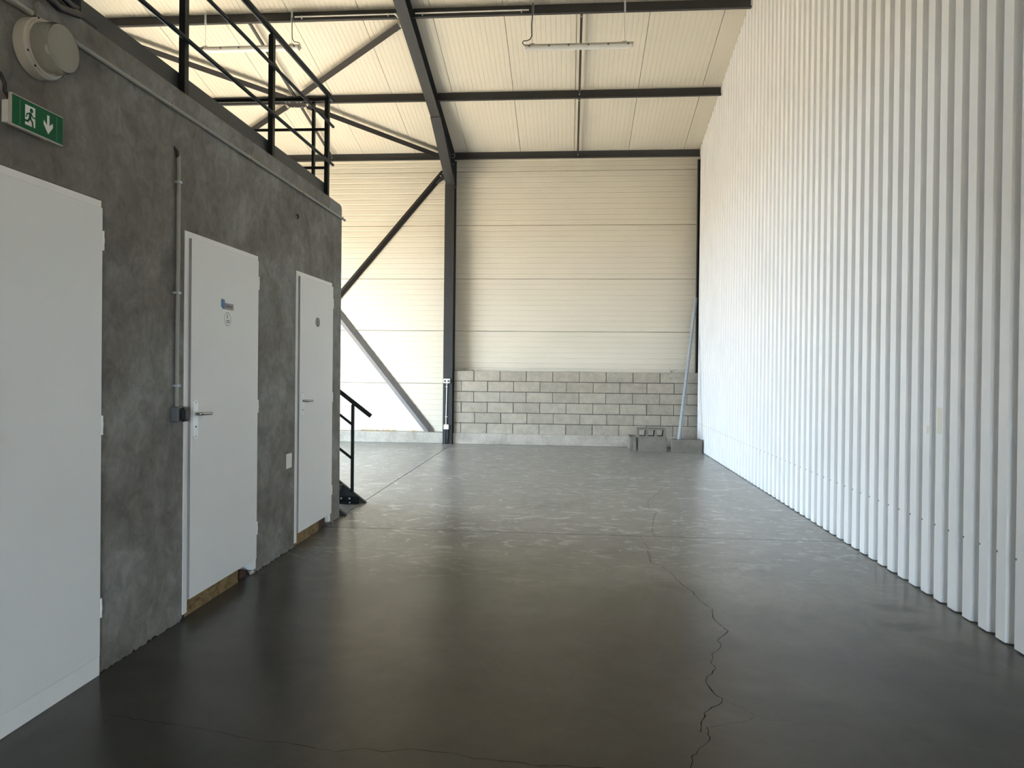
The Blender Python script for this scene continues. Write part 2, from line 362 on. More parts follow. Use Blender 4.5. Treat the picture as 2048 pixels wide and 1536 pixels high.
for xa, xb, lb in ((-4.05, -3.72, 'long orange foam bead on the concrete plinth beside the stair handrail'), (-3.63, -3.36, 'orange foam bead on the concrete plinth midway to the brace foot'), (-3.05, -2.98, 'tiny orange foam blob on the concrete plinth near the brace foot')):
    n = max(3, int((xb-xa)/.04)); pts = [(xa+(xb-xa)*i/n, YP-.03, .205+random.uniform(0, .010)) for i in range(n+1)]
    build('foam_bead', MB().tube(pts, [random.uniform(.008, .019) for _ in pts], 8), FOAM, label=lb, cat='foam')

# ------------------------------------------------------------------ right wall of corrugated sheet
wr = build('wall_right', MB().prism([(XR+.06, 13.9, 0), (XR+.06, 13.9, roofz(13.9)+.1), (XR+.06, YR, roofz(YR)+.1), (XR+.06, WY, roofz(YR)-SL*(YR-WY)+.1), (XR+.06, WY, 0)], (.25, 0, 0)), GAP, kind='structure')
P, DEP = .16675, .035
def sheet(yhi, ribs):
    prof = []
    for k in range(ribs):
        y = yhi-P*k
        prof += [(y, 0), (y-.085, 0), (y-.105, DEP), (y-.147, DEP)]
    prof.append((yhi-P*ribs, 0))
    m = MB(); n = len(prof); B = .008
    def zt(y): return (roofz(y) if y > YR else roofz(YR)-SL*(YR-y))-.004
    vs = [(XR+d, y, B) for y, d in prof]+[(XR+d, y, zt(y)) for y, d in prof]+[(XR+d+.004, y, B) for y, d in prof]
    m.add(vs, [(i, i+1, n+i+1, n+i) for i in range(n-1)]+[(i, 2*n+i, 2*n+i+1, i+1) for i in range(n-1)])
    o = build('cladding_sheet', m, SHEET, wr)
    s = MB()
    for k in range(ribs):
        y = yhi-P*k-.006
        s.lathe([(0, .006), (.002, .006), (.0045, .0045), (.005, .001)], (XR, y, .482), (-1, 0, 0), 8)
    build('screw_heads', s, GREYP, o, kind='stuff')
y = 4.105+P*55
while y > WY+1: sheet(y, 6); y -= P*6
build('tape_mark', MB().box((XR-.0008, 4.70, 1.07), (XR, 4.755, 1.235)), TAPE, wr, label='yellowed tape residue')
build('tape_mark', MB().box((XR-.0008, 4.86, 1.06), (XR, 4.89, 1.11)), TAPE, wr, label='small tape residue')

# ------------------------------------------------------------------ far-left wall of the hall with its gate, front wall with an added fill opening
wl = MB().box((EX-.2, WY-.2, -.2), (EX, 7.6, 7.8)).box((EX-.2, 11.6, -.2), (EX, 13.9, 7.8)).box((EX-.2, 7.6, 3.8), (EX, 11.6, 7.8))
build('wall_hall_left', wl, PANEL, kind='structure')
wl = MB().box((EX-.2, WY-.2, -.2), (.1, WY, 6)).box((2.0, WY-.2, -.2), (2.95, WY, 6)).box((.1, WY-.2, 2.3), (2.0, WY, 6))
build('wall_hall_front', wl, PANEL, kind='structure')

# ------------------------------------------------------------------ grey plastered block of rooms on the left
BX = EX; YE = 6.668
DOORS = ((2.25, 3.158, 2.222), (3.885, 4.835, 2.226), (5.54, 6.395, 2.224))
w = MB(); segs = [(WY, 2.25), (3.158, 3.885), (4.835, 5.54), (6.395, YE)]
for a_, b2 in segs: w.box((XL-.2, a_, 0), (XL, b2, 2.226))
# wall head with a worn, rounded far corner
w.prism([(XL, WY, 2.226), (XL, YE, 2.226), (XL, YE, 2.965), (XL, YE-.012, 2.985), (XL, YE-.05, 3.0), (XL, WY, 3.0)], (-.2, 0, 0))
wleft = build('wall_left', w, PLASTER, kind='structure')
build('wall_left_end', MB().box((BX, YE-.2, 0), (XL-.2, YE, 3.0)).box((BX, WY, 0), (BX+.2, YE-.2, 3.0)), PLASTER, kind='structure')
build('ceiling_mezzanine', MB().box((BX, WY, 3.0), (XL-.12, YE-.2, 3.05)), CHANNEL, kind='structure')
# crumbly dirt line where the plaster meets the floor
dl = MB()
for a_, b2 in ((3.17, 3.88), (4.84, 5.53), (6.40, 6.66)):
    y = a_
    while y < b2:
        l = random.uniform(.015, .06); h = random.uniform(.003, .012)
        dl.prism([(XL+.004, y, 0), (XL+.004, y+l, 0), (XL+.003, y+l*.7, h), (XL+.003, y+l*.2, h*.8)], (-.02, 0, 0)); y += l*random.uniform(.9, 3)
build('plaster_crumbs', dl, GAP, wleft, kind='stuff')

def rrect(y0, y1, z0, z1, r, x, n=5):
    pts = []
    for cy, cz, a0 in ((y1-r, z1-r, 0), (y0+r, z1-r, 90), (y0+r, z0+r, 180), (y1-r, z0+r, 270)):
        for k in range(n+1):
            t = math.radians(a0+90*k/n); pts.append((x, cy+r*math.cos(t), cz+r*math.sin(t)))
    return pts
LF = XL+.02                                   # face of the door leaves
def handle(leaf, y, z, hw=.026, hz0=-.146, hz1=.08, reach=.105):
    pl = build('handle_plate', MB().prism(rrect(y-hw, y+hw, z+hz0, z+hz1, .024, LF), (.008, 0, 0)), ALU, leaf, label='rounded satin metal handle plate', smooth=40)
    lv = MB().tube([(LF+.006, y, z), (LF+.034, y, z), (LF+.043, y+.005, z), (LF+.046, y+.016, z), (LF+.046, y+reach, z-.003)], .010, 14)
    build('lever', lv, CHROME, leaf, label='straight tubular door lever', smooth=45)
    k = MB().lathe([(0, .006), (.002, .006)], (LF+.008, y, z-.075), (1, 0, 0), 10).lathe([(0, .004), (.0015, .003)], (LF+.008, y, z+hz1-.014), (1, 0, 0), 8).lathe([(0, .004), (.0015, .003)], (LF+.008, y, z+hz0+.014), (1, 0, 0), 8)
    build('keyhole', k, INK, leaf)
def door(n, y0, y1, zt, leaf_y0, leaf_y1, leaf_z0, zj):
    d = thing(f'door_{n}', ((XL-.05), (y0+y1)/2, 0), kind='structure')
    f = MB()
    f.box((XL-.12, y0, zj), (XL+.004, y0+.045, zt)).box((XL-.12, y1-.045, zj), (XL+.004, y1, zt)).box((XL-.12, y0+.045, zt-.05), (XL+.004, y1-.045, zt))
    build('frame', f, FRAME, d)
    lf = build('leaf', MB().cbox((LF-.04, leaf_y0, leaf_z0), (LF, leaf_y1, zt-.036), .002), DOOR, d)
    build('edge_shade_band', MB().box((LF-.038, leaf_y0-.0015, leaf_z0+.002), (LF-.0015, leaf_y0+.001, zt-.038)), EDGE, lf, label='leaf edge with its shade painted in')
    for z in (2.035, 1.174, .318):
        if z > leaf_z0: build('hinge', MB().tube([(LF-.004, leaf_y1+.006, z-.045), (LF-.004, leaf_y1+.006, z+.045)], .0075, 10).tube([(LF-.004, leaf_y1+.006, z-.012), (LF-.004, leaf_y1+.006, z+.012)], .009, 10), FRAME, d, smooth=40)
    build('dark_interior', MB().box((XL-.2, y0, 0), (XL-.15, y1, zt)), GAP, d)
    return d, lf
d1, l1 = door(1, 2.25, 3.158, 2.222, 2.29, 3.146, .096, .0)
build('kick_board', MB().cbox((XL-.04, 2.25, 0), (XL+.012, 3.156, .0945), .002), FRAME, d1, label='white kick board under the door leaf')
handle(l1, 2.36, 1.176, reach=.125)
d2, l2 = door(2, 3.885, 4.835, 2.226, 3.93, 4.812, .105, .03)
build('threshold', MB().box((XL-.05, 3.93, 0), (XL-.012, 4.60, .10)), WOOD, d2, label='stained yellow wooden threshold strip')
lump('rubble', (XL-.03, 4.70, .02), (.02, .06, .035), RUST, d2)
lump('rubble', (XL-.005, 4.79, .014), (.014, .03, .02), PLINTH, d2)
handle(l2, 3.972, 1.175)
d3, l3 = door(3, 5.54, 6.395, 2.224, 5.585, 6.385, .105, .03)
build('threshold', MB().box((XL-.05, 5.585, 0), (XL-.012, 6.14, .10)), WOOD, d3, label='stained yellow wooden threshold strip')
build('brick_rubble', MB().cbox((XL-.07, 6.15, 0), (XL-.02, 6.33, .085), .01), RUST, d3)
handle(l3, 5.635, 1.175, .024, -.138, .082, .115)
# door signs
def pl(poly, x, th, m, name, parent, label=None):   # poly in (y,z)
    return build(name, MB().prism([(x, p[0], p[1]) for p in poly], (th, 0, 0)), m, parent, label=label)
def text_mesh(name, s, size, m, parent, loc):
    c = bpy.data.curves.new(name, 'FONT'); c.body = s; c.size = size; c.extrude = .0002; c.align_x = 'LEFT'
    t = bpy.data.objects.new(name+'_src', c); COL.objects.link(t)
    bpy.context.view_layer.update()
    me = bpy.data.meshes.new_from_object(t.evaluated_get(bpy.context.evaluated_depsgraph_get()))
    bpy.data.objects.remove(t); me.materials.clear(); me.materials.append(m)
    o = bpy.data.objects.new(name, me); COL.objects.link(o); o.parent = parent; o.location = Vector(loc)-wloc(parent)
    o.rotation_euler = (math.pi/2, 0, math.pi/2); return o
def circ(cy, cz, ry, rz, a0=0, a1=360, n=32): return [(cy+ry*math.cos(math.radians(a0+(a1-a0)*k/n)), cz+rz*math.sin(math.radians(a0+(a1-a0)*k/n))) for k in range(n if a1-a0 >= 360 else n+1)]
def ring(mb, cy, cz, ry, rz, t, x, a0=0, a1=360, n=40):
    o = circ(cy, cz, ry, rz, a0, a1, n); i = circ(cy, cz, ry-t, rz-t, a0, a1, n); k = len(o); closed = a1-a0 >= 360
    vs = [(x, *p) for p in o]+[(x, *p) for p in i]
    mb.add(vs, [(j, (j+1) % k, k+(j+1) % k, k+j) for j in range(k if closed else k-1)])
def stroke(mb, pts, t, x):
    for a_, b2 in zip(pts[:-1], pts[1:]):
        a_, b2 = Vector(a_), Vector(b2); d = (b2-a_).normalized(); n = Vector((-d.y, d.x))*t/2; a_ -= d*t*.3; b2 += d*t*.3
        mb.add([(x, *(a_+n)), (x, *(b2+n)), (x, *(b2-n)), (x, *(a_-n))], [(0, 1, 2, 3)])
g = pl([p[1:] for p in rrect(4.31, 4.438, 1.813, 1.853, .004, 0)], LF, .002, GREYP, 'door_sign', d2, 'small grey and blue sign reading Toilettes')
pl([(4.277, 1.870), (4.281, 1.874), (4.312, 1.874), (4.321, 1.866), (4.322, 1.822), (4.314, 1.813), (4.300, 1.813), (4.290, 1.822), (4.281, 1.822), (4.277, 1.826)], LF, .0026, BLUE, 'sign_tab', g, 'blue tab')
text_mesh('sign_text', 'Toilettes', .026, INK, g, (LF+.0026, 4.326, 1.827))
s = MB(); x = LF+.0009
ring(s, 4.362, 1.752, .045, .043, .003, x)
stroke(s, [(4.350, 1.757), (4.353, 1.772), (4.362, 1.782), (4.367, 1.772), (4.362, 1.762), (4.350, 1.757)], .004, x)
stroke(s, [(4.346, 1.744), (4.385, 1.744), (4.388, 1.738), (4.384, 1.732), (4.348, 1.732), (4.346, 1.744)], .0045, x)
stroke(s, [(4.380, 1.752), (4.384, 1.758)], .003, x); stroke(s, [(4.354, 1.731), (4.351, 1.722)], .003, x)
pl(circ(4.362, 1.752, .046, .044), LF, .0006, PRINTW, 'pictogram_sticker', d2, 'round white pictogram sticker')
build('pictogram', s, INK, d2)
st = pl(circ(5.985, 1.838, .055, .041), LF, .001, GREYP, 'pictogram_sticker', d3, 'round grey pictogram sticker')
s = MB(); x = LF+.0014
ring(s, 5.985, 1.838, .050, .037, .004, x)
pl(circ(5.985, 1.857, .008, .007), LF, .0014, INK, 'pictogram_head', st)
stroke(s, [(5.985, 1.848), (5.985, 1.828), (5.975, 1.81)], .009, x); stroke(s, [(5.985, 1.828), (5.995, 1.81)], .008, x); stroke(s, [(5.966, 1.838), (6.004, 1.838)], .006, x)
build('pictogram', s, INK, st)

# ------------------------------------------------------------------ things fixed to the grey wall
# bulkhead lamp
LC = (XL, 2.738, 2.74)
lamp = thing('bulkhead_lamp', LC, 'round bulkhead lamp with clear glass dome high on the grey wall', 'lamp')
build('lamp_base', MB().lathe([(0, .112), (.006, .118), (.05, .118), (.058, .112), (.058, .098), (.03, .094)], LC, (1, 0, 0), 48), LAMPBASE, lamp, smooth=35)
build('lens_rim', MB().lathe([(.056, .100), (.056, .111), (.064, .111), (.066, .104), (.064, .100)], LC, (1, 0, 0), 48), LAMPBASE, lamp, smooth=30)
gm = MB(); prof = [(.058, .103), (.062, .104), (.085, .1), (.122, .097), (.130, .094), (.131, .0925)]
gm.lathe(prof + [(d, r-.003) for d, r in prof[::-1]], LC, (1, 0, 0), 48)
gm.f = [f for f in gm.f if len(f) < 10]
gd = build('glass_dome', gm, GLASS, lamp, smooth=30)
build('front_lens', MB().lathe([(.127, .0885), (.131, .0915), (.1325, .088), (.134, .045), (.1345, .002)], LC, (1, 0, 0), 48), FROST, gd, smooth=30, label='frosted front lens')
build('reflector', MB().lathe([(.032, .09), (.034, .09), (.034, .001)], LC, (1, 0, 0), 40), LAMPBASE, lamp, smooth=30)
build('bulb', MB().lathe([(.034, .018), (.05, .018), (.055, .027), (.065, .02), (.072, .015), (.075, .002)], LC, (1, 0, 0), 20), DIFF, lamp, smooth=40)
sc_ = MB()
for ang in (115, 205, 235, 320): sc_.lathe([(0, .005), (.002, .004)], (LC[0]+.0585, LC[1]+.1145*math.cos(math.radians(ang))*.99, LC[2]+.1145*math.sin(math.radians(ang))), (1, 0, 0), 8)
build('screw_heads', sc_, GAP, lamp, kind='stuff')
# exit sign
SX = XL+.062; SY0, SY1, SZ0, SZ1 = 2.553, 2.825, 2.377, 2.489
ex = thing('exit_sign', (XL, (SY0+SY1)/2, SZ0), 'green emergency exit sign with running figure and down arrow', 'exit sign')
build('housing', MB().cbox((XL, SY0+.02, SZ0+.012), (SX-.012, SY1-.02, SZ1-.012), .003), WHITEP, ex)
build('diffuser_frame', MB().cbox((SX-.014, SY0-.005, SZ0-.006), (SX, SY1+.005, SZ1+.006), .003), LAMPBASE, ex)
face = build('sign_face', MB().box((SX, SY0, SZ0), (SX+.0008, SY1, SZ1)), GREEN, ex)
def sy(u): return SY0+(SY1-SY0)*u
def sz(v): return SZ0+(SZ1-SZ0)*v
A_ = (SY1-SY0)/(SZ1-SZ0)
def F(poly, x): return [(x, sy(u), sz(v)) for u, v in poly]
wd = MB(); x1_ = SX+.0012; x2_ = SX+.0016
wd.add(F([(.235, .16), (.43, .16), (.43, .86), (.235, .86)], x1_), [(0, 1, 2, 3)])
build('doorway_mark', wd, PRINTW, face)
mn = MB()
mn.add([(x2_, *p) for p in circ(sy(.355), sz(.72), .0088, .0088, n=16)], [tuple(range(16))])
def fs(pts, t): 
    stroke(mn, [(sy(u), sz(v)) for u, v in pts], t, x2_)
fs([(.335, .60), (.325, .42)], .013); fs([(.335, .60), (.275, .56), (.255, .44)], .006); fs([(.345, .60), (.385, .50), (.43, .50)], .006)
fs([(.325, .44), (.37, .34), (.385, .16)], .0085); fs([(.325, .44), (.285, .30), (.21, .30)], .0085)
fs([(.205, .335), (.235, .30)], .005)
build('running_figure', mn, GREEN, face)
ar = MB(); ar.add(F([(.665, .84), (.715, .84), (.715, .48), (.785, .62), (.785, .46), (.69, .16), (.595, .46), (.595, .62), (.665, .48)], x1_), [(0, 1, 2, 3, 4, 5, 6, 7, 8)])
build('down_arrow', ar, PRINTW, face)
fl = MB()
for u in (.14, .865):
    fl = MB(); stroke(fl, [(sy(u), sz(.06)), (sy(u), sz(.94))], .0006, x1_); build('fold_line', fl, WHITEP, face)
build('supply_cable', MB().tube([(XL+.004, 2.50, 2.575), (XL+.02, 2.545, 2.565), (XL+.026, 2.562, 2.53), (XL+.026, 2.560, 2.505), (XL+.028, 2.573, 2.485), (XL+.03, 2.59, 2.475)], .007, 10), BLACKP, ex, smooth=60)
build('cable_clip', MB().lathe([(0, .011), (.014, .011), (.016, .006)], (XL, 2.53, 2.572), (1, 0, 0), 12), LAMPBASE, ex)
# long conduit near the top of the wall
def clip(y, z, r, horiz): 
    m = MB()
    if horiz: m.box((XL, y-.006, z-r-.003), (XL+2*r+.005, y+.006, z+r+.003)).box((XL, y-.005, z+r), (XL+.008, y+.004, z+r+.016))
    else: m.box((XL, y-r-.004, z-.006), (XL+2*r+.006, y+r+.004, z+.006)).box((XL, y-r-.014, z-.004), (XL+.008, y-r, z+.004))
    return m
cr = .0105; cz = 2.872
co = thing('conduit', (XL, 4.8, cz), 'long horizontal grey plastic conduit under the top of the plastered wall', 'conduit')
build('conduit_tube', MB().tube([(XL+cr+.004, 2.80, cz+.005), (XL+cr+.003, 2.9, cz), (XL+cr+.004, 6.715, cz-.002)], cr, 14), CONDUIT, co, smooth=60)
for y in (3.72, 4.68, 5.64, 6.64): build('conduit_clip', clip(y, cz, cr, True), CONDUIT, co)
cp = MB().tube([(XL+.02, 2.44, cz-.005), (XL+.018, 2.60, cz), (XL+.014, 2.705, cz+.0)], .014, 12).tube([(XL+.018, 2.58, cz), (XL+.018, 2.615, cz)], .018, 12)
build('conduit', cp, CONDUIT, smooth=60, label='short broken conduit stub with a coupling at the upper left corner', cat='conduit')
lump('plaster_lump', (XL+.006, 2.765, 2.90), (.012, .035, .05), PLASTER, label='grey lump of plaster above the round bulkhead lamp', cat='plaster')
cbl = MB().tube([(XL+.02, 2.55, 3.012), (XL+.03, 2.66, 2.995), (XL+.035, 2.76, 2.972), (XL+.03, 2.84, 2.962), (XL+.022, 2.92, 2.985), (XL+.018, 2.98, 3.0)], .016, 10)
cbl.tube([(XL+.015, 2.60, 3.05), (XL+.02, 2.72, 3.035), (XL+.02, 2.82, 3.03), (XL+.015, 2.95, 3.015)], .012, 10)
build('cable_bundle', cbl, BLACKP, smooth=60, label='black cable bundle drooping over the wall top above the lamp', cat='cable')
build('steel_flat', MB().box((XL-.036, 2.3, 3.0), (XL-.008, 3.135, 3.022)), RAIL, label='black flat steel bar lying on the wall top at upper left', cat='steel bar')
# vertical conduit with its switch box
vc = thing('conduit', (XL, 3.80, 1.2), 'vertical grey conduit running down to the socket left of the middle door', 'conduit')
build('conduit_tube', MB().tube([(XL+.014, 3.792, 2.62), (XL+.015, 3.795, 2.55), (XL+.015, 3.792, 1.22)], .011, 14), CONDUIT, vc, smooth=60)
build('cable_end', MB().tube([(XL+.012, 3.788, 2.61), (XL+.010, 3.785, 2.645), (XL-.004, 3.772, 2.672)], [.010, .009, .004], 10), BLACKP, vc, smooth=60)
for z in (2.475, 1.86, 1.343): build('conduit_clip', clip(3.793, z, .011, False), GALV, vc)
sb = thing('socket_box', (XL, 3.80, 1.14), 'grey surface socket with black cover at the foot of the vertical conduit', 'socket')
build('box', MB().cbox((XL, 3.752, 1.142), (XL+.045, 3.832, 1.228), .006), GREYBOX, sb)
build('cover', MB().cbox((XL+.045, 3.758, 1.144), (XL+.078, 3.828, 1.224), .014), BLACKP, sb, label='black rounded flap cover')
build('blanking_plate', MB().cbox((XL, 5.363, .655), (XL+.008, 5.470, .770), .004), WHITEP, label='white blank cover plate on grey wall between middle and far doors', cat='cover plate')
hk = MB().tube([(XL-.004, 5.545, 2.672), (XL+.012, 5.54, 2.668), (XL+.016, 5.54, 2.652), (XL+.006, 5.545, 2.642)], .006, 8)
build('wall_hook', hk, GAP, smooth=60, label='small dark hook stub in the plaster above the far door', cat='hook')

# ------------------------------------------------------------------ mezzanine edge, railings
cx0 = -2.275
ch = MB()
ch.prism([(cx0, 3.13, 3.0), (cx0, 3.13, 3.152), (cx0-.05, 3.13, 3.152), (cx0-.05, 3.13, 3.144), (cx0-.008, 3.13, 3.144), (cx0-.008, 3.13, 3.008), (cx0-.05, 3.13, 3.008), (cx0-.05, 3.13, 3.0)], (0, 6.40-3.13, 0))
build('edge_channel', ch, CHANNEL, label='dark grey steel channel along the mezzanine edge above the doors', cat='steel beam')
rl = thing('railing', (-2.25, 5.2, 3.0), 'black steel railing along the mezzanine edge above the three doors', 'railing')
def post(x, y, z0, z1, wx, wy):
    m = MB().box((x-wx/2, y-wy/2, z0), (x+wx/2, y+wy/2, z1-.02))
    m.add([(x-wx/2, y-wy/2, z1-.02), (x+wx/2, y-wy/2, z1-.02), (x+wx/2, y+wy/2, z1-.02), (x-wx/2, y+wy/2, z1-.02), (x-wx/5, y-wy/5, z1), (x+wx/5, y-wy/5, z1), (x+wx/5, y+wy/5, z1), (x-wx/5, y+wy/5, z1)],
          [(0, 1, 5, 4), (1, 2, 6, 5), (2, 3, 7, 6), (3, 0, 4, 7), (4, 5, 6, 7)])
    return m
for y in (3.965, 5.18, 6.40): build('post', post(-2.25, y, 3.0, 3.952, .036, .043), RAIL, rl)
build('handrail', MB().tube([(-2.25, 2.0, 3.972), (-2.25, 6.56, 3.972)], .0235, 16), RAIL, rl, smooth=60)
for z in (3.693, 3.338): build('rail', MB().tube([(-2.222, 2.0, z), (-2.222, 6.485, z)], .0135, 12), RAIL, rl, smooth=60)
er = thing('railing', (-3.0, 6.42, 3.0), 'black steel railing across the far end of the mezzanine', 'railing')
build('handrail', MB().tube([(-4.4, 6.41, 3.935), (-2.272, 6.41, 3.925)], .0205, 16), RAIL, er, smooth=60)
for z in (3.645, 3.292): build('rail', MB().tube([(-4.4, 6.41, z+.01), (-2.272, 6.41, z)], .0135, 12), RAIL, er, smooth=60)
for x in (-2.385, -3.55): build('post', post(x, 6.42, 3.05, 3.91, .022, .04), RAIL, er)

# ------------------------------------------------------------------ stairs behind the block
st = thing('staircase', (-2.4, 7.1, 0), 'black steel staircase with railing emerging behind the grey wall', 'stairs')
TS = .757
def stringer(y, t):
    toe = -2.150; L_ = 4.15; dz = .235
    top = lambda x: (toe-x)*TS
    xe = toe-L_
    return MB().prism([(toe, y, 0), (toe-.31, y, 0), (xe, y, top(xe)-dz), (xe, y, top(xe))], (0, t, 0))
for y in (6.742, 7.415):
    sg = build('stringer', stringer(y, .008), CHANNEL, st)
    fl_ = MB().bar((-2.152, y+.022, .004), (-2.150-4.15, y+.022, 4.15*TS+.004), .05, .008, (0, 1, 0))
    build('stringer_flange', fl_, RAIL, sg)
for k in range(15):
    z = .205*(k+1); x = -2.15-z/TS+.03
    if z > 3.05: break
    build('tread', MB().box((x-.26, 6.75, z-.035), (x-.01, 7.415, z)).box((x-.03, 6.75, z-.06), (x-.01, 7.415, z-.035)), CHANNEL, st)
    build('tread_bracket', MB().angle((x-.24, 7.414, z-.037), (x-.03, 7.414, z-.037), .035, .004, (0, -1, 0), (0, 0, -1)), RAIL, st)
fp = build('foot_plate', MB().angle((-2.46, 7.412, .002), (-2.22, 7.412, .002), .07, .006, (0, 0, 1), (0, -1, 0)), RAIL, st)
for x, z in ((-2.415, .05), (-2.325, .05)): build('bolt', MB().lathe([(0, .011), (.007, .011), (.008, .007), (.016, .006)], (x, 7.408, z), (0, -1, 0), 8), GALV, fp)
build('bolt', MB().lathe([(0, .009), (.012, .008)], (-2.31, 7.37, .006), (0, 0, 1), 8), GALV, fp)
hz = lambda x: 1.083-(x+2.302)*.75
build('handrail', MB().tube([(-2.105, 7.42, hz(-2.105)-.003), (-6.1, 7.42, hz(-6.1))], .0235, 16), RAIL, st, smooth=60)
for x in (-2.302, -3.3, -4.3, -5.3): build('post', post(x, 7.425, max(.02, -(x+2.15)*TS), hz(x)-.018, .025, .04), RAIL, st)
for dz_ in (-.235, -.598): build('rail', MB().tube([(-2.302, 7.42, hz(-2.302)+dz_-.013), (-6.1, 7.42, hz(-6.1)+dz_-.013)], .0145, 12), RAIL, st, smooth=60)

# ------------------------------------------------------------------ steel frame
CXc = -2.305
def ibeam_v(mb, cx, y0, y1, z0, z1, bw_, tf=.011, tw_=.008):
    mb.box((cx-bw_/2, y0, z0), (cx+bw_/2, y0+tf, z1)).box((cx-bw_/2, y1-tf, z0), (cx+bw_/2, y1, z1)).box((cx-tw_/2, y0+tf, z0), (cx+tw_/2, y1-tf, z1))
col = thing('steel_column', (CXc, 13.5, 0), 'dark grey steel I-column standing at the end of the block wall', 'column')
m = MB(); ibeam_v(m, CXc, 13.365, 13.64, 0, 4.935, .178); m.box((CXc-.089, 13.63, 4.9), (CXc+.089, 13.64, 5.45)).box((CXc-.004, 13.402, 4.93), (CXc+.004, 13.64, 5.46)).box((CXc-.089, 13.402, 4.93), (CXc+.089, 13.413, 5.46))
build('column_profile', m, STEEL, col)
build('stiffener_plate', MB().box((CXc-.084, 13.376, 4.92), (CXc+.084, 13.63, 4.932)), STEEL, col)
build('base_plate', MB().box((CXc-.1, 13.36, 0), (CXc+.1, 13.645, .012)), STEEL, col)
raf = thing('steel_rafter', (CXc, 12, 5.4), 'dark grey steel rafter with haunch rising from the column', 'rafter')
RD = .24; CXr = -2.292
def slope_plate(mb, xa, xb, pts, th):   # strip following (y,z) points, thickness upward
    for (ya, za), (yb, zb) in zip(pts[:-1], pts[1:]):
        mb.prism([(xa, ya, za), (xa, yb, zb), (xa, yb, zb+th), (xa, ya, za+th)], (xb-xa, 0, 0))
m = MB(); hb = .08
slope_plate(m, CXr-hb, CXr+hb, [(11.82, roofz(11.82)-RD), (YR, roofz(YR)-RD)], .011)
slope_plate(m, CXr-hb, CXr+hb, [(13.385, roofz(13.385)-.016), (YR, roofz(YR)-.016)], .011)
m.prism([(CXr-.004, 13.37, 4.94), (CXr-.004, 11.82, roofz(11.82)-RD), (CXr-.004, YR, roofz(YR)-RD), (CXr-.004, YR, roofz(YR)-.01), (CXr-.004, 13.385, roofz(13.385)-.01)], (.008, 0, 0))
build('rafter_profile', m, STEEL, raf)
m = MB(); slope_plate(m, CXr-.087, CXr+.087, [(13.375, 4.925), (11.82, roofz(11.82)-RD-.008)], .012)
build('haunch_flange', m, STEEL, raf)
for y, z in ((13.40, 5.44), (13.40, 5.32), (13.40, 5.10)):
    build('bolt', MB().lathe([(0, .011), (.008, .011), (.009, .006), (.018, .006)], (CXc+.055, y-.012, z), (0, -1, 0), 8), GALV, raf)
m = MB().prism([(CXc-.08, 13.388, 4.95), (CXc+.08, 13.388, 4.95), (CXc+.08, 13.388, roofz(13.39)-.02), (CXc-.08, 13.388, roofz(13.39)-.02)], (0, .012, 0))
build('end_plate', m, STEEL, raf)
# purlins: Z sections in two lengths, each side of the rafter
def purlin(y, x0, x1, label, d=.14, lip=.055):
    z = roofz(y)-.003
    m = MB().box((x0, y, z-d), (x1, y+.004, z)).box((x0, y-lip, z-d), (x1, y, z-d+.004)).box((x0, y+.004, z-.016), (x1, y+lip, z-.012)).box((x0, y-lip, z-d), (x1, y-lip+.003, z-d+.016))
    return build('purlin', m, STEEL, label=label, cat='purlin', group='roof purlins')
PY = {9.70: 'highest dark roof purlin, %s', 11.56: 'middle dark roof purlin, %s', 13.36: 'lowest dark eaves beam at the top of the far wall, %s'}
for y, s_ in PY.items():
    purlin(y, CXr+.085, XR-.002, s_ % 'between rafter and white cladding')
    purlin(y, -6.84, CXr-.085, s_ % 'left of the rafter')

def tie(x, ys, label):
    for (ya, yb), lb in zip(ys, label):
        t = thing('tie_strut', (x, (ya+yb)/2, roofz((ya+yb)/2)-.1), lb, 'steel strut', 'purlin tie struts')
        m = MB().bar((x, ya, roofz(ya)-.085), (x, yb, roofz(yb)-.085), .034, .034, (1, 0, 0)); build('strut_bar', m, STEEL, t)
        for y_ in (ya-.02, yb+.02):
            build('bolt', MB().lathe([(0, .010), (.008, .010), (.009, .006), (.02, .006)], (x, y_, roofz(y_)-.115), (0, -.3, -1), 8), GALV, t)
tie(.113, ((13.30, 11.62), (11.50, 9.76)), ('lower dark strut between purlins right of the rafter', 'upper dark strut between purlins right of the rafter, behind the lamp'))
tie(-4.575, ((13.30, 11.68), (11.46, 9.76)), ('lower strut between purlins behind the mezzanine railing', 'upper strut between purlins behind the mezzanine railing'))
def rz(y, d=.10): return roofz(y)-d
def rbrace(a, b, label):
    A3, B3 = Vector((a[0], a[1], rz(a[1]))), Vector((b[0], b[1], rz(b[1])))
    t = thing('roof_brace', ((a[0]+b[0])/2, (a[1]+b[1])/2, rz((a[1]+b[1])/2)), label, 'brace', 'roof bracing left of the rafter')
    build('brace_angle', MB().angle(A3-Vector((0, 0, .06)), B3-Vector((0, 0, .06)), .085, .007, (B3-A3).cross(Vector((0, 0, 1))).normalized()+Vector((0, 0, 1)), (A3-B3).cross(Vector((0, 0, 1))).normalized()+Vector((0, 0, 1))), BRACE, t)
    d = (Vector(B3)-Vector(A3)).normalized()
    for p in (Vector(A3)+d*.05, Vector(A3)+d*.11, Vector(B3)-d*.05, Vector(B3)-d*.11):
        build('bolt', MB().lathe([(0, .011), (.008, .011), (.009, .006), (.016, .006)], p+(Vector(B3)-Vector(A3)).cross(Vector((0, 0, 1))).normalized()*.03+Vector((0, 0, -.035)), (0, -.2, -1), 8), GALV, t)
rbrace((-2.42, 9.86), (-4.42, 11.36), 'roof brace running up to the rafter near the highest purlin')
rbrace((-4.78, 11.66), (-6.9, 13.2), 'roof brace running down left behind the mezzanine railing')
rbrace((-2.45, 13.30), (-4.45, 11.66), 'roof brace running from the eaves at the column to the gusset')
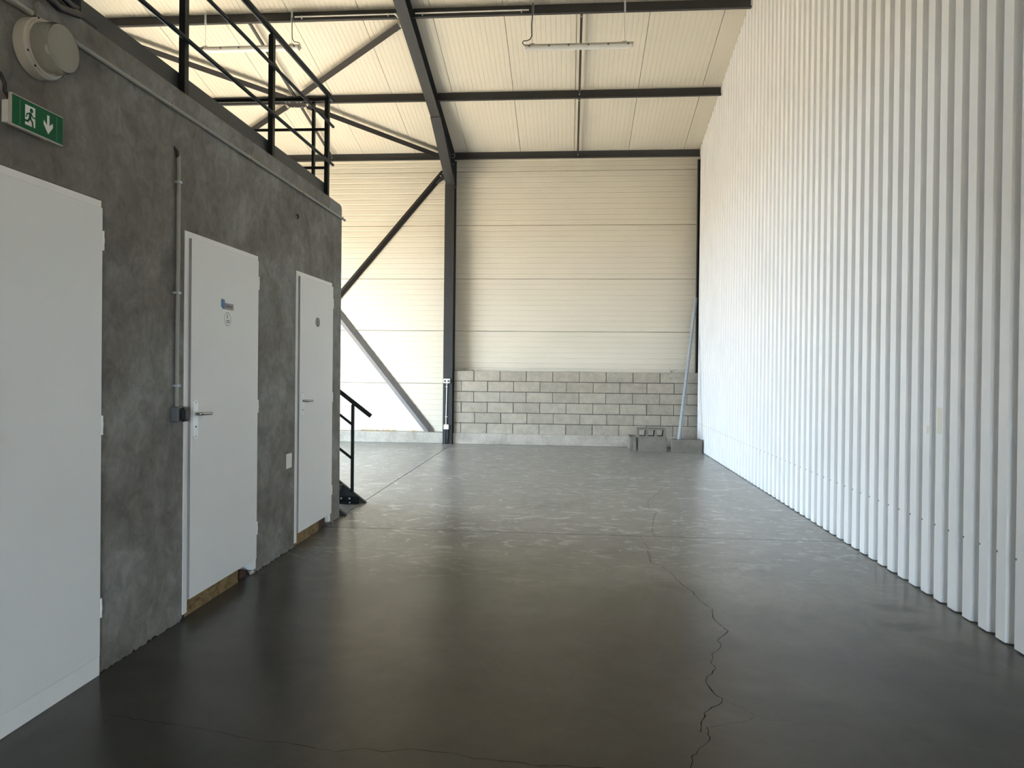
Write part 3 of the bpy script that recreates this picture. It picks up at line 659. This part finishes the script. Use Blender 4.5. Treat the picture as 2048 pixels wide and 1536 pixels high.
rbrace((-4.72, 11.42), (-6.9, 9.8), 'roof brace running up left from the gusset')
gs = thing('gusset_plate', (-4.6, 11.54, rz(11.54)), 'steel gusset plate where the four roof braces meet', 'gusset')
build('plate', MB().prism([(-4.75, 11.40, rz(11.56)-.046), (-4.44, 11.40, rz(11.56)-.046), (-4.44, 11.67, rz(11.56)-.046), (-4.75, 11.67, rz(11.56)-.046)], (0, 0, -.008)), BRACE, gs)
for x in (-4.72, -4.66, -4.53, -4.47):
    for y in (11.43, 11.64): build('bolt', MB().lathe([(0, .011), (.008, .011), (.009, .006)], (x, y, rz(11.56)-.054), (0, 0, -1), 8), GALV, gs)
# wall bracing
PALEBRACE = painted('pale_grey_brace', (.20, .195, .20), .4, .15, 6)  # lower wall brace gets a paler grey than the other braces
def wbrace(a, b, y, leg, label, s2=(0, -1, 0), s1=(1, 0, 1), bm_=BRACE):
    t = thing('wall_brace', ((a[0]+b[0])/2, y, min(a[1], b[1])), label, 'brace', 'wall bracing left of the column')
    n_ = Vector((b[1]-a[1], 0, a[0]-b[0])).normalized(); q_ = Vector((0, 1, 0))
    build('brace_angle', MB().angle((a[0], y-leg*.71, a[1]), (b[0], y-leg*.71, b[1]), leg, .008, q_+n_, q_-n_), bm_, t)
    return t
t = wbrace((-2.47, 5.235), (-6.9, -.0+.05), 13.625, .085, 'upper diagonal wall brace descending left from the column top', (0, -1, 0), (1, 0, -1))
gp_ = build('gusset', MB().prism([(-2.385, 13.585, 5.28), (-2.385, 13.585, 5.08), (-2.47, 13.585, 5.08), (-2.60, 13.585, 5.0), (-2.66, 13.585, 5.06)], (0, .01, 0)), STEEL, t)
for x, z in ((-2.475, 5.205), (-2.52, 5.155)): build('bolt', MB().lathe([(0, .013), (.009, .013), (.01, .007), (.018, .007)], (x, 13.583, z), (0, -1, 0), 8), GALV, t)
t = wbrace((-2.70, .215), (-4.63, 2.60), 13.625, .115, 'lower diagonal wall brace rising left from the concrete plinth', (0, -1, 0), (-1, 0, -1), PALEBRACE)
# further rafter behind the mezzanine
raf2 = thing('steel_rafter', (-6.93, 9, 6), 'further dark rafter at the left behind the mezzanine', 'rafter')
m = MB(); slope_plate(m, -6.93-hb, -6.93+hb, [(13.37, roofz(13.37)-RD), (YR, roofz(YR)-RD)], .011); slope_plate(m, -6.934, -6.926, [(13.37, roofz(13.37)-RD), (YR, roofz(YR)-RD)], RD-.01)
build('rafter_profile', m, STEEL, raf2)
# dark corner post at the far right
build('corner_post', MB().box((2.345, 13.46, 1.402), (2.352, 13.55, 5.385)).box((2.352, 13.50, 1.402), (2.412, 13.51, 5.385)), STEEL, label='thin dark steel corner post between far wall and white cladding', cat='column')
# conduit along the highest purlin
def pconduit(x0, x1, label):
    y, z = 9.625, roofz(9.70)-.105
    t = thing('conduit', ((x0+x1)/2, y, z), label, 'conduit', 'conduits on the highest purlin')
    build('conduit_tube', MB().tube([(x0, y, z), (x1, y, z)], .009, 10), WHITEP, t, smooth=60)
    n = max(2, int((x1-x0)/.65)); 
    for i in range(n): build('conduit_clip', MB().box((x0+.1+(x1-x0-.2)*i/(n-1)-.006, y-.012, z-.03), (x0+.1+(x1-x0-.2)*i/(n-1)+.006, y+.012, z+.01)), GALV, t)
pconduit(-3.86, -2.44, 'thin white conduit on the highest purlin left of the rafter')
pconduit(-2.16, -.60, 'thin white conduit on the highest purlin right of the rafter')
jb = thing('cable_elbow', (-2.41, 9.66, roofz(9.7)-.13), 'white flexible conduit elbow beside the rafter at the highest purlin', 'conduit elbow')
build('elbow_tube', MB().tube([(-2.44, 9.62, roofz(9.7)-.105), (-2.41, 9.62, roofz(9.7)-.13), (-2.395, 9.62, roofz(9.7)-.16)], .017, 10), WHITEP, jb, smooth=60)

# ------------------------------------------------------------------ hanging batten lamps
def batten(xc, y, z, label, hooks):
    t = thing('batten_lamp', (xc, y, z), label, 'ceiling lamp', 'hanging batten lamps'); L_ = 1.46
    def cap(z0, z1, w0, w1, inset):
        m = MB(); n = 8; prof = []
        for k in range(n+1):
            a_ = math.pi*k/n; prof.append((math.cos(a_), math.sin(a_)))
        pts = []
        for c_, s_ in prof: pts.append((y+c_*w0/2, z0+s_*(z1-z0)))
        return m.prism([(xc-L_/2+inset, p[0], p[1]) for p in pts], (L_-2*inset, 0, 0))
    body = cap(z+.045, z+.085, .10, 0, 0); build('body', body, LAMPBASE, t, smooth=50)
    m = MB(); n = 10; pts = [(y+math.cos(math.pi+math.pi*k/n)*.047, z+.045+math.sin(math.pi+math.pi*k/n)*.043) for k in range(n+1)]
    for xa, xb, s_ in ((xc-L_/2+.02, xc+L_/2-.02, 1),): m.prism([(xa, *p) for p in pts], (xb-xa, 0, 0))
    build('diffuser', m, DIFF, t, smooth=50)
    for i in range(6):
        x = xc-L_/2+.07+(L_-.14)*i/5; build('latch', MB().box((x-.011, y-.056, z+.035), (x+.011, y-.046, z+.06)), GREYBOX, t)
    zp_ = roofz(9.70)-.14
    for x in hooks:
        build('suspension_wire', MB().tube([(x, y, z+.085), (x, y, zp_-.01)], .003, 6), GALV, t)
        build('hook', MB().box((x-.012, y-.01, zp_-.03), (x+.012, y+.01, zp_+.12)), GALV, t)
        build('bracket', MB().box((x-.03, y-.02, z+.078), (x+.03, y+.02, z+.095)), LAMPBASE, t)
    return t
ly = 9.63
b1 = batten(.075, ly, 5.755, 'white batten lamp hanging to the right of the rafter', (-.545, .69))
b2_ = batten(-4.51, ly, 5.84, 'white batten lamp hanging behind the mezzanine railing', (-5.15, -3.9))
zt_ = roofz(9.7)-.14
build('supply_cable', MB().tube([(-.545, ly-.02, zt_+.12), (-.545, ly-.02, zt_-.02), (-.56, ly-.02, 6.10), (-.555, ly-.02, 5.95), (-.575, ly-.02, 5.905), (-.62, ly-.02, 5.885), (-.665, ly-.02, 5.885), (-.682, ly-.02, 5.86), (-.66, ly, 5.835)], .007, 8), BLACKP, b1, smooth=60)
build('supply_cable', MB().tube([(-3.89, ly-.02, zt_+.02), (-3.89, ly-.02, 6.1), (-3.885, ly-.02, 6.0), (-3.86, ly-.02, 5.96), (-3.80, ly-.02, 5.945), (-3.775, ly-.02, 5.925), (-3.80, ly, 5.905)], .006, 8), BLACKP, b2_, smooth=60)

# ------------------------------------------------------------------ sockets on the column
cf = 13.365
sk = thing('twin_socket', (-2.32, cf, 1.16), 'white twin socket on the steel column', 'socket')
for x in (-2.350, -2.285):
    b = build('socket_housing', MB().cbox((x-.031, cf-.045, 1.158), (x+.031, cf, 1.242), .005), WHITEP, sk)
    build('socket_ring', MB().lathe([(0, .021), (.003, .021), (.003, .015), (.001, .014)], (x+.002, cf-.045, 1.198), (0, -1, 0), 20), GREYP, b)
    build('socket_hole', MB().lathe([(0, .013), (.0035, .013)], (x+.002, cf-.045, 1.198), (0, -1, 0), 16), INK, b)
vc2 = thing('conduit', (-2.335, cf, .37), 'thin white conduit joining the twin socket and junction box', 'conduit')
build('conduit_tube', MB().tube([(-2.318, cf-.012, 1.16), (-2.328, cf-.012, .37)], .009, 10), WHITEP, vc2, smooth=60)
for z in (1.09, .52): build('conduit_clip', MB().box((-2.345, cf-.02, z-.006), (-2.30, cf, z+.006)), WHITEP, vc2)
build('junction_box', MB().cbox((-2.368, cf-.04, .28), (-2.272, cf, .372), .008), WHITEP, label='white square junction box low on the steel column', cat='junction box')
cb = MB().tube([(-2.335, cf-.02, .285), (-2.338, cf-.025, .12), (-2.342, cf-.02, .0)], .012, 10)
build('cable', cb, BLACKP, smooth=60, label='left black cable from junction box to floor', cat='cable', group='cables below the junction box')
cb = MB().tube([(-2.295, cf-.02, .285), (-2.298, cf-.025, .12), (-2.302, cf-.02, .0)], .012, 10)
build('cable', cb, BLACKP, smooth=60, label='right black cable from junction box to floor', cat='cable', group='cables below the junction box')

# ------------------------------------------------------------------ loose blocks and studs in the far corner
def hollow_block(label, L_, T_, H_, loc, rz_=0, lay=False):
    # standing block: length along x, thickness along y, cells open to z
    bm = bmesh.new(); th = .028; cells = 3; ends = .014
    xs = [0, ends]; cw = (L_-2*ends-th*(cells+1)+th*0)/cells
    x0 = -L_/2
    outer = [(-L_/2+ends, -T_/2), (L_/2-ends, -T_/2), (L_/2-ends, -T_/2+.035), (L_/2, -T_/2+.045), (L_/2, T_/2-.045), (L_/2-ends, T_/2-.035), (L_/2-ends, T_/2), (-L_/2+ends, T_/2), (-L_/2+ends, T_/2-.035), (-L_/2, T_/2-.045), (-L_/2, -T_/2+.045), (-L_/2+ends, -T_/2+.035)]
    m = MB()
    # front and back shells
    m.box((-L_/2, -T_/2, 0), (L_/2, -T_/2+th, H_)).box((-L_/2, T_/2-th, 0), (L_/2, T_/2, H_))
    # end webs and inner webs, slightly tapering
    span = L_-.03; 
    for i in range(cells+1):
        c_ = -span/2+span*i/cells; wi = .034 if i in (0, cells) else .03
        tp = .010
        m.add([(c_-wi/2-tp, -T_/2+th, 0), (c_+wi/2+tp, -T_/2+th, 0), (c_+wi/2, T_/2-th, 0), (c_-wi/2, T_/2-th, 0), (c_-wi/2-tp, -T_/2+th, H_), (c_+wi/2+tp, -T_/2+th, H_), (c_+wi/2, T_/2-th, H_), (c_-wi/2, T_/2-th, H_)],
              [(0, 3, 2, 1), (4, 5, 6, 7), (0, 1, 5, 4), (1, 2, 6, 5), (2, 3, 7, 6), (3, 0, 4, 7)])
    # recessed floor near the bottom of the cells
    if not lay: m.box((-L_/2+.02, -T_/2+.01, .008), (L_/2-.02, T_/2-.01, .03))
    t = thing('concrete_block', loc, label, 'concrete block', 'loose concrete blocks in the far right corner')
    R_ = Matrix.Rotation(rz_, 4, 'Z')
    if lay: R_ = R_ @ Matrix.Translation((0, 0, T_/2)) @ Matrix.Rotation(math.pi/2, 4, 'X')
    m.v = [(R_ @ Vector(v))+Vector(loc) for v in m.v]
    build('block_body', m, BLOCKD, t)
    for s_ in (-1, 1):
        for o_ in (-.03, .03):
            g = MB().box((s_*(L_/2-.001), o_-.012, .002), (s_*(L_/2+.008), o_+.012, H_-.002))
            g.v = [(R_ @ Vector(v))+Vector(loc) for v in g.v]; build('end_ridge', g, BLOCKD, t)
    return t
hollow_block('loose hollow block standing in front, under the one on its side', .485, .15, .245, (1.493, 12.828, 0))
hollow_block('loose hollow block turned end-on, left of the stack in the corner', .47, .14, .238, (1.168, 13.16, 0), math.pi/2)
hollow_block('loose hollow block lying on its side with three openings showing', .50, .165, .20, (1.462, 12.955, .246), 0, True)
hollow_block('loose hollow block against the white cladding, carrying the metal studs', .495, .20, .236, (2.068, 12.70, 0), .03)
def stud(a, b, label, wd_, flip):
    t = thing('metal_stud', a, label, 'metal stud', 'metal studs leaning in the far right corner')
    A3, B3 = Vector(a), Vector(b); d = (B3-A3).normalized(); s_ = Vector((1, -.25, 0)); s_ = (s_-d*s_.dot(d)).normalized(); n = d.cross(s_)
    if n.y > 0: n = -n
    P_ = [(-wd_/2, 0), (wd_/2, 0), (wd_/2, .028), (wd_/2-.0015, .028), (wd_/2-.0015, .0015), (-wd_/2+.0015, .0015), (-wd_/2+.0015, .028), (-wd_/2, .028)]
    build('stud_profile', MB().prism([A3+s_*x_+n*(y_*flip) for x_, y_ in P_], B3-A3), GALV, t)
    return t
stud((1.915, 12.635, .241), (2.303, 13.36, 2.80), 'wide galvanised stud leaning on the corner, left of the pair', .036, -1)
stud((1.960, 12.66, .241), (2.338, 13.38, 2.79), 'narrow galvanised stud leaning on the corner, right of the pair', .018, 1)
